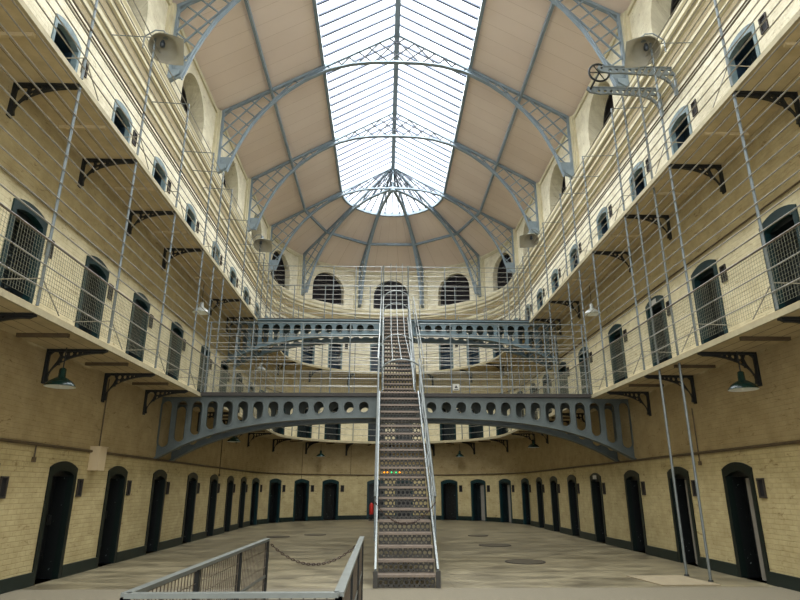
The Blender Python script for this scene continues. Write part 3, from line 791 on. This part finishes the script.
# hoops and cage rods over the upper flight
r = empty('stair_cage', (.05, 20, 6)); tag(r, 'cage of hoops and thin rods arching over the upper stair flight', 'cage')
HO = [(17.9, -.46, .76, 5.02, .38), (20.3, -.44, .62, 6.42, .38), (22.2, -.42, .58, 8.2, .36), (22.5, -.42, .58, 8.82, .36)]
for (Y, xa, xb, z, rise) in HO:
    pts = [((xa + xb) / 2 - (xb - xa) / 2 * math.cos(PI * k / 14), Y, z + rise * math.sin(PI * k / 14)) for k in range(15)]
    MB().tube(pts, .024, 7).build('hoop', M['ironl'], r)
for u in (.28, .5, .74):
    pts = []
    for (Y, xa, xb, z, rise) in HO: pts.append((xa + (xb - xa) * u, Y, z + rise * math.sin(math.acos(1 - 2 * u))))
    pts.append((pts[-1][0], 22.5, 10.35)); MB().tube(pts, .013, 6).build('cage_rod', M['ironl'], r)
# chain helper
def chain(p, q, sag, name, label, link=.07, rad=.007):
    mb = MB(); p, q = Vector(p), Vector(q); L = (q - p).length * (1 + 2.6 * (sag / (q - p).length) ** 2); n = int(L / (link * .78))
    f = lambda t: p.lerp(q, t) - Vector((0, 0, sag * 4 * t * (1 - t)))
    for k in range(n):
        a, b = f(k / n), f((k + 1) / n); c = (a + b) / 2; d = (b - a).normalized()
        side = d.cross(Vector((0, 0, 1))).normalized() if k % 2 else Vector((0, 0, 1)) - d * d.z
        pts = [c + d * (link * .5) * math.cos(2 * PI * j / 10) + side * (link * .28) * math.sin(2 * PI * j / 10) for j in range(10)]
        mb.tube(pts, rad, 5, closed=True)
    return tag(mb.build(name, M['chain']), label, 'chain')
z = line_z(11.68, 11.05, 0, sl1) + .93
chain((-.53, 11.62, z - .05), (.60, 11.62, z - .05), .38, 'chain', 'thin dark chain hung across the foot of the staircase', .05, .006)
for k, (x, m, nm) in enumerate(((-.36, 'orange', 'first orange light from the left behind the stair riser'), (-.29, 'orange', 'second orange light from the left behind the stair riser'), (-.20, 'greenl', 'left green light behind the stair riser'), (-.10, 'greenl', 'right green light behind the stair riser'), (-.02, 'orange', 'rightmost orange light behind the stair riser'))):
    Yk = 13.55 ; zz = line_z(13.53, 11.05, 0, sl1)
    kk = 9; Yk = 11.05 + (16.4 - 11.05) / 20 * kk - .012; zz = 4.12 / 20 * kk + .09
    mb = MB().lathe([(.001, -.018), (.014, -.012), (.018, 0), (.014, .012), (.001, .018)], 8, (x, Yk, zz))
    tag(mb.build('indicator_light', M[m]), 'tiny %s' % nm, 'light')

# ------------------------------------------------------------------ foreground barrier
r = empty('stairwell_barrier', (-1.3, 6.5, 0)); tag(r, 'galvanised metal barrier with wire infill around the foreground stairwell', 'railing')
HZ = .95
A, B_, C_, D_ = (-1.93, 8.62), (-2.02, 4.22), (-.66, 4.22), (-.67, 8.95)
for (a, b) in ((A, B_), (B_, C_), (C_, D_)):
    mb = MB().bar((a[0], a[1], HZ), (b[0], b[1], HZ), .065, .03); mb.build('top_rail', M['galv'], r)
    MB().bar((a[0], a[1], .5), (b[0], b[1], .5), .02, .03).build('middle_rail', M['galv'], r)
    MB().bar((a[0], a[1], .12), (b[0], b[1], .12), .03, .03).build('bottom_rail', M['bracket'], r)
    n = max(1, round(math.dist(a, b) / 1.4))
    for k in range(n + 1):
        x, y = a[0] + (b[0] - a[0]) * k / n, a[1] + (b[1] - a[1]) * k / n
        MB().box((x - .022, y - .03, 0), (x + .022, y + .03, HZ - .01)).build('post', M['bracket'], r)
    mb = MB(); m = int(math.dist(a, b) / .075)
    for k in range(m): x, y = a[0] + (b[0] - a[0]) * k / m, a[1] + (b[1] - a[1]) * k / m; mb.tube([(x, y, .12), (x, y, HZ)], .0045, 4)
    for k in range(1, 9): zz = .12 + .1 * k; mb.tube([(a[0], a[1], zz), (b[0], b[1], zz)], .0035, 4)
    mb.build('wire_infill', M['rail'], r)
chain((A[0] + .05, A[1], HZ - .06), (D_[0] - .05, D_[1], HZ - .08), .26, 'chain', 'rusty chain closing the far end of the foreground barrier', .05, .006)

# ------------------------------------------------------------------ floor fittings
for k, (x, y, rx, lab) in enumerate(((3.04, 22.7, .36, 'farthest round iron cover in the floor right of the stairs'), (2.96, 18.9, .48, 'middle round iron cover in the floor right of the stairs'), (2.9, 14.7, .46, 'nearest round iron cover in the floor right of the stairs'), (-2.84, 23.2, .4, 'round iron cover in the floor left of the stairs, nearer the middle'), (-4.03, 22.3, .4, 'round iron cover in the floor left of the stairs, nearer the wall'))):
    c = empty('floor_cover', (x, y, 0)); tag(c, lab, 'cover')
    MB().lathe([(.001, .012), (rx * .9, .012), (rx * .9, 0)], 28, (x, y, 0)).build('lid', M['cover'], c)
    MB().lathe([(rx * .9, .006), (rx * .92, .014), (rx, .014), (rx, 0)], 28, (x, y, 0)).build('rim', M['ventm'], c)
mb = MB().hexa([(4.47, 11.14, 0), (5.5, 11.14, 0), (5.35, 12.3, 0), (4.30, 12.3, 0), (4.47, 11.14, .02), (5.5, 11.14, .02), (5.35, 12.3, .02), (4.30, 12.3, .02)])
tag(mb.build('floor_slab', M['slab']), 'pale square slab in the floor under the two tall poles', 'slab')

# ------------------------------------------------------------------ hoist on the right
HX, HZt = 6.45, 11.05
for Y, lab in ((11.46, 'nearer'), (12.22, 'farther')):
    r = empty('hoist_bracket', (6.4, Y, HZt)); tag(r, '%s ornate wall bracket of the hoist on the right upper gallery' % lab, 'bracket')
    out = [(0, 0), (-1.72, 0), (-1.80, .05), (-1.84, -.03), (-1.76, -.12), (-1.5, -.17), (-1.3, -.15)] + [(-1.3 + .65 * k / 4, -.155 - .01 * k) for k in range(1, 5)] + [(-.08 - .57 * (1 - math.sin(PI / 2 * k / 8)), -.66 + .465 * math.cos(PI / 2 * k / 8)) for k in range(1, 9)] + [(-.08, -.74), (0, -.76)]
    holes = [circ(-.30 - .155 * k, -.085, .045, 10) for k in range(9)] + [[(-.04, -.18), (-.32, -.18), (-.19, -.28), (-.10, -.40), (-.04, -.52)], circ(-.13, -.085, .045, 10)]
    MB().add(plate([out] + holes, .05), Matrix.Translation((6.4, Y, HZt))).build('arm', M['iron'], r)
    MB().bar((6.38, Y, HZt + .02), (4.68, Y, HZt + .02), .08, .03).build('top_flange', M['iron'], r)
r = empty('pulley_wheel', (4.45, 11.84, 10.98)); tag(r, 'spoked pulley wheel between the two hoist brackets on the right', 'wheel')
yc, zc_ = 11.84, 11.02; xw = 4.66
ring = [(xw + .24 * math.cos(2 * PI * k / 24), 11.60, zc_ + .24 * math.sin(2 * PI * k / 24)) for k in range(24)]
MB().tube(ring, .026, 7, closed=True).build('rim', M['bracket'], r)
mb = MB()
for k in range(6): t = PI * k / 3; mb.tube([(xw, 11.60, zc_), (xw + .24 * math.cos(t), 11.60, zc_ + .24 * math.sin(t))], .013, 5)
mb.build('spokes', M['bracket'], r)
MB().tube([(xw, 11.42, zc_), (xw, 12.26, zc_)], .025, 8).build('axle', M['bracket'], r)
for x, y, lab in ((5.44, 12.22, 'farther tall thin pole from the floor up to the right hoist'), (5.50, 11.46, 'nearer tall thin pole from the floor up to the right hoist')):
    zt = 10.85
    r = empty('hoist_pole', (x, y, 0)); tag(r, lab, 'pole')
    MB().tube([(x, y, 0.02), (x, y, zt)], .026, 8).build('shaft', M['ironl'], r)
    MB().lathe([(.001, .05), (.04, .05), (.05, .021), (.001, .021)], 10, (x, y, 0)).build('foot', M['bracket'], r)

# ------------------------------------------------------------------ lamps
def pendant_proto(outer, cordlen):
    r = empty('pendant_lamp'); r['category'] = 'lamp'
    MB().tube([(0, 0, cordlen), (0, 0, .2)], .010, 6).build('cord', M['bracket'], r)
    MB().lathe([(.03, .30), (.055, .28), (.06, .14), (.09, .12)], 14).build('cap', outer, r, True)
    MB().lathe([(.06, .14), (.10, .12), (.19, .06), (.235, 0.0), (.245, -.025)], 22).build('lamp_shade', outer, r, True)
    MB().lathe([(.04, .12), (.09, .10), (.18, .045), (.24, -.028), (.247, -.026)], 22).build('shade_lining', M['white'], r, True)
    MB().lathe([(.001, -.03), (.03, -.015), (.035, .02), (.02, .08)], 10).build('bulb', M['white'], r, True)
    return r
pg = Proto(pendant_proto(M['green'], .66)); pw = Proto(pendant_proto(M['enamel'], .9))
def sp(side, Y=None, th=None, d=-.55):
    s = S(side, Y) if Y is not None else R * math.radians(th); v, t = frame(s, d); return v
for v, lab in ((sp('left', 10.2), 'dark green pendant lamp hanging under the near left lower gallery'), (sp('right', 10.15), 'dark green pendant lamp hanging under the near right lower gallery'),
               (sp('left', 22.5), 'dark pendant lamp under the left lower gallery beyond the bridge'), (sp('right', 25.3), 'dark pendant lamp under the right lower gallery beyond the bridge'),
               (sp('back', th=-39.5), 'dark pendant lamp on the curved end wall left of the stairs'), (sp('back', th=39.5), 'dark pendant lamp on the curved end wall right of the stairs')):
    pg.put((v.x, v.y, 3.28), 0, lab)
for v, lab in ((sp('left', 17.2), 'grey pendant lamp under the left upper gallery'), (sp('right', 17.0), 'grey pendant lamp under the right upper gallery'), (sp('left', 26.2), 'small grey pendant lamp far along the left upper gallery')):
    pw.put((v.x, v.y, 6.95 - .28), 0, lab)
def flood_proto(sgn=1):
    r = empty('flood_lamp'); r['category'] = 'lamp'
    def prof(k): return None
    def bend(p):
        return p
    def shade(mb, sc, off):
        n = 24; rings = [(.001, .262), (.14, .25), (.24, .19), (.31, .09), (.34, -.02)]
        st = len(mb.v)
        for i, (rr, z) in enumerate(rings + [('lip', 0)]):
            for j in range(n):
                t = 2 * PI * j / n
                if rr == 'lip':
                    ex = max(0, math.cos(t)); x, y, zz = min(.47, .36 * math.cos(t) + .34 * min(1, ex * 1.6)), .37 * math.sin(t), -.03 - .10 * ex
                else: x, y, zz = rr * math.cos(t), rr * math.sin(t), z
                q = Matrix.Rotation(.55 * sgn, 3, 'X') @ Vector((x * sc, y * sc, zz * sc + off)); mb.v.append(tuple(q * .9))
        for i in range(len(rings)):
            for j in range(n): mb.f.append((st + i * n + j, st + i * n + (j + 1) % n, st + (i + 1) * n + (j + 1) % n, st + (i + 1) * n + j)); mb.uv.append([(0, 0)] * 4)
    a = MB(); shade(a, 1.0, 0); a.build('lamp_shade', M['enamel'], r, True)
    b = MB(); shade(b, .97, -.006); b.build('shade_lining', M['enin'], r, True)
    MB().lathe([(.001, -.02), (.05, 0), (.055, .07), (.03, .15)], 12, (-.04, 0, .03)).build('bulb', M['bulb'], r, True)
    MB().lathe([(.02, .38), (.06, .36), (.06, .24), (.001, .24)], 12).build('cap', M['iron'], r)
    MB().tube([(0, 0, .36), (-.05, 0, .44), (-.22, 0, .42), (-.42, 0, .20), (-.42, 0, -.1)], .015, 7).build('arm', M['iron'], r)
    return r
fp = Proto(flood_proto()); fp2 = Proto(flood_proto(-1))
for x, y, z, rz, lab in ((-5.22, 10.7, 10.72, .25, 'large grey flood lamp on a tall post of the near left upper gallery'), (5.25, 10.5, 10.72, PI - .25, 'large grey flood lamp on a tall post beside the hoist at right'),
                         (-5.3, 21.9, 10.85, .1, 'grey flood lamp far along the left upper gallery'), (5.25, 21.0, 10.8, PI - .2, 'grey flood lamp far along the right upper gallery')):
    (fp if x > 0 else fp2).put((x, y, z), rz, lab)

# ------------------------------------------------------------------ pipes and boxes
for sd, (a0, a1) in RANGE.items():
    for z, rad, lab in ((2.34, .028, 'long brown pipe above the ground floor doors on the %s wall'), (6.42, .018, 'long thin pipe above the lower gallery doors on the %s wall'), (10.42, .018, 'long thin pipe above the upper gallery doors on the %s wall')):
        mb = sweep_tube(MB(), a0 + .02, a1 - .02, -.03, z, rad, 7)
        tag(mb.build('wall_pipe', M['pipe']), lab % SIDE_T[sd], 'pipe')
k = 0
for sd, Y, za, zb_, lab in (('left', 13.1, 2.4, 3.9, 'vertical pipe rising from the cream box on the left wall'), ('left', 22.9, 2.1, 3.9, 'vertical pipe on the left wall beyond the bridge'), ('right', 13.0, 2.15, 3.3, 'vertical cable dropping down the right wall behind the tall poles'),
                           ('left', 10.75, 2.1, 2.34, 'short vertical cable by the leftmost doorway')):
    s = S(sd, Y); mb = MB().tube([P(s, -.025, za), P(s, -.025, zb_)], .013, 6); mb.box(P(s - .03, -.001, za - .06), P(s + .03, -.05, za + .02))
    tag(mb.build('wall_cable', M['pipe']), lab, 'cable')
for t, za, lab in ((-47, 2.1, 'vertical pipe on the left of the curved end wall'), (-20, 2.3, 'vertical pipe left of the stairs on the end wall'), (22, 2.3, 'vertical pipe right of the stairs on the end wall')):
    s = R * math.radians(t); tag(MB().tube([P(s, -.025, za), P(s, -.025, 3.9)], .012, 6).build('wall_cable', M['pipe']), lab, 'cable')
r = empty('switch_box', (-6.4, 12.93, 2.17)); tag(r, 'cream rectangular box mounted high on the left wall between two doors', 'box')
MB().box((-6.449, 12.78, 1.96), (-6.24, 13.08, 2.42)).build('casing', M['boxc'], r)
MB().box((-6.225, 12.76, 2.42), (-6.449, 13.10, 2.44)).build('lid', M['boxc'], r)
# door plates
v, t = frame(S('right', 19.68), -.03)
mb = MB().box((v.x - .005, v.y - .16, 1.90), (v.x + .01, v.y + .16, 2.02)); tag(mb.build('door_plate', M['paper']), 'small white plate on the head of a right wall ground floor door', 'sign')
v, t = frame(S('right', 14.1), -.03)
mb = MB().box((v.x - .005, v.y - .14, G1 + 1.93), (v.x + .01, v.y + .14, G1 + 2.05)); tag(mb.build('door_plate', M['paper']), 'small white plate on the head of a right lower gallery door', 'sign')
# little notice on the lower bridge
r = empty('notice_board', (1.62, 16.33, 4.3)); tag(r, 'small white notice with a black mark low on the lower bridge railing', 'sign')
MB().box((1.53, 16.325, 4.20), (1.71, 16.335, 4.38)).build('board', M['paper'], r)
MB().add(plate([[(1.575, 4.27), (1.665, 4.27), (1.62, 4.35)]], .004), Matrix.Translation((0, 16.322, 0))).box((1.56, 16.320, 4.22), (1.68, 16.324, 4.24)).build('mark', M['ink'], r)
# fire extinguisher by the end wall
r = empty('fire_extinguisher', (-1.0, 33.6, 0)); tag(r, 'red fire extinguisher on a dark stand left of the stairs by the end wall', 'extinguisher')
MB().lathe([(.001, .30), (.10, .30), (.11, .34), (.11, .78), (.07, .86), (.03, .90), (.001, .90)], 16, (-1.0, 33.6, 0)).build('cylinder', M['red'], r, True)
MB().box((-1.04, 33.57, .89), (-.92, 33.63, .96)).build('valve_handle', M['black'], r)
mb = MB().tube([(-1.0, 33.6, .02), (-1.0, 33.6, .31)], .02, 8); mb.box((-1.14, 33.46, 0), (-.86, 33.74, .025)); mb.build('stand', M['black'], r)
MB().tube([(-1.04, 33.55, .9), (-1.14, 33.5, .75), (-1.12, 33.5, .5)], .012, 6).build('hose', M['black'], r)

# ------------------------------------------------------------------ light
w = bpy.data.worlds.new('World'); scene.world = w; w.use_nodes = True
bg = w.node_tree.nodes['Background']; bg.inputs['Color'].default_value = (.93, .97, 1, 1); bg.inputs['Strength'].default_value = 3.0
ld = bpy.data.lights.new('sky_light', 'AREA'); ld.shape = 'RECTANGLE'; ld.size = 6.2; ld.size_y = 35; ld.energy = 13800; ld.color = (.95, .975, 1)
lo = bpy.data.objects.new('sky_light', ld); col.objects.link(lo); lo.location = (0, 14.3, 19.4)

# ------------------------------------------------------------------ camera
p_, a_, ro = .3093, -.027, .0006
fw = Vector((0, math.cos(p_), math.sin(p_))); rt = Vector((1, 0, 0)); up = rt.cross(fw)
r2 = rt * math.cos(ro) + up * math.sin(ro); u2 = -rt * math.sin(ro) + up * math.cos(ro)
m3 = Matrix((r2, u2, -fw)).transposed()
m3 = Matrix.Rotation(a_, 3, 'Z') @ m3
cd = bpy.data.cameras.new('camera'); cam = bpy.data.objects.new('camera', cd); col.objects.link(cam)
cam.matrix_world = Matrix.Translation((-.38, 0, 1.6)) @ m3.to_4x4()
cd.sensor_width = 36; cd.lens = 591.2 / 800 * 36; cd.clip_start = .05; cd.clip_end = 300
scene.camera = cam
scene.view_settings.view_transform = 'Standard'; scene.view_settings.exposure = 0
scene.cycles.max_bounces = 8; scene.cycles.diffuse_bounces = 5; scene.cycles.transparent_max_bounces = 16
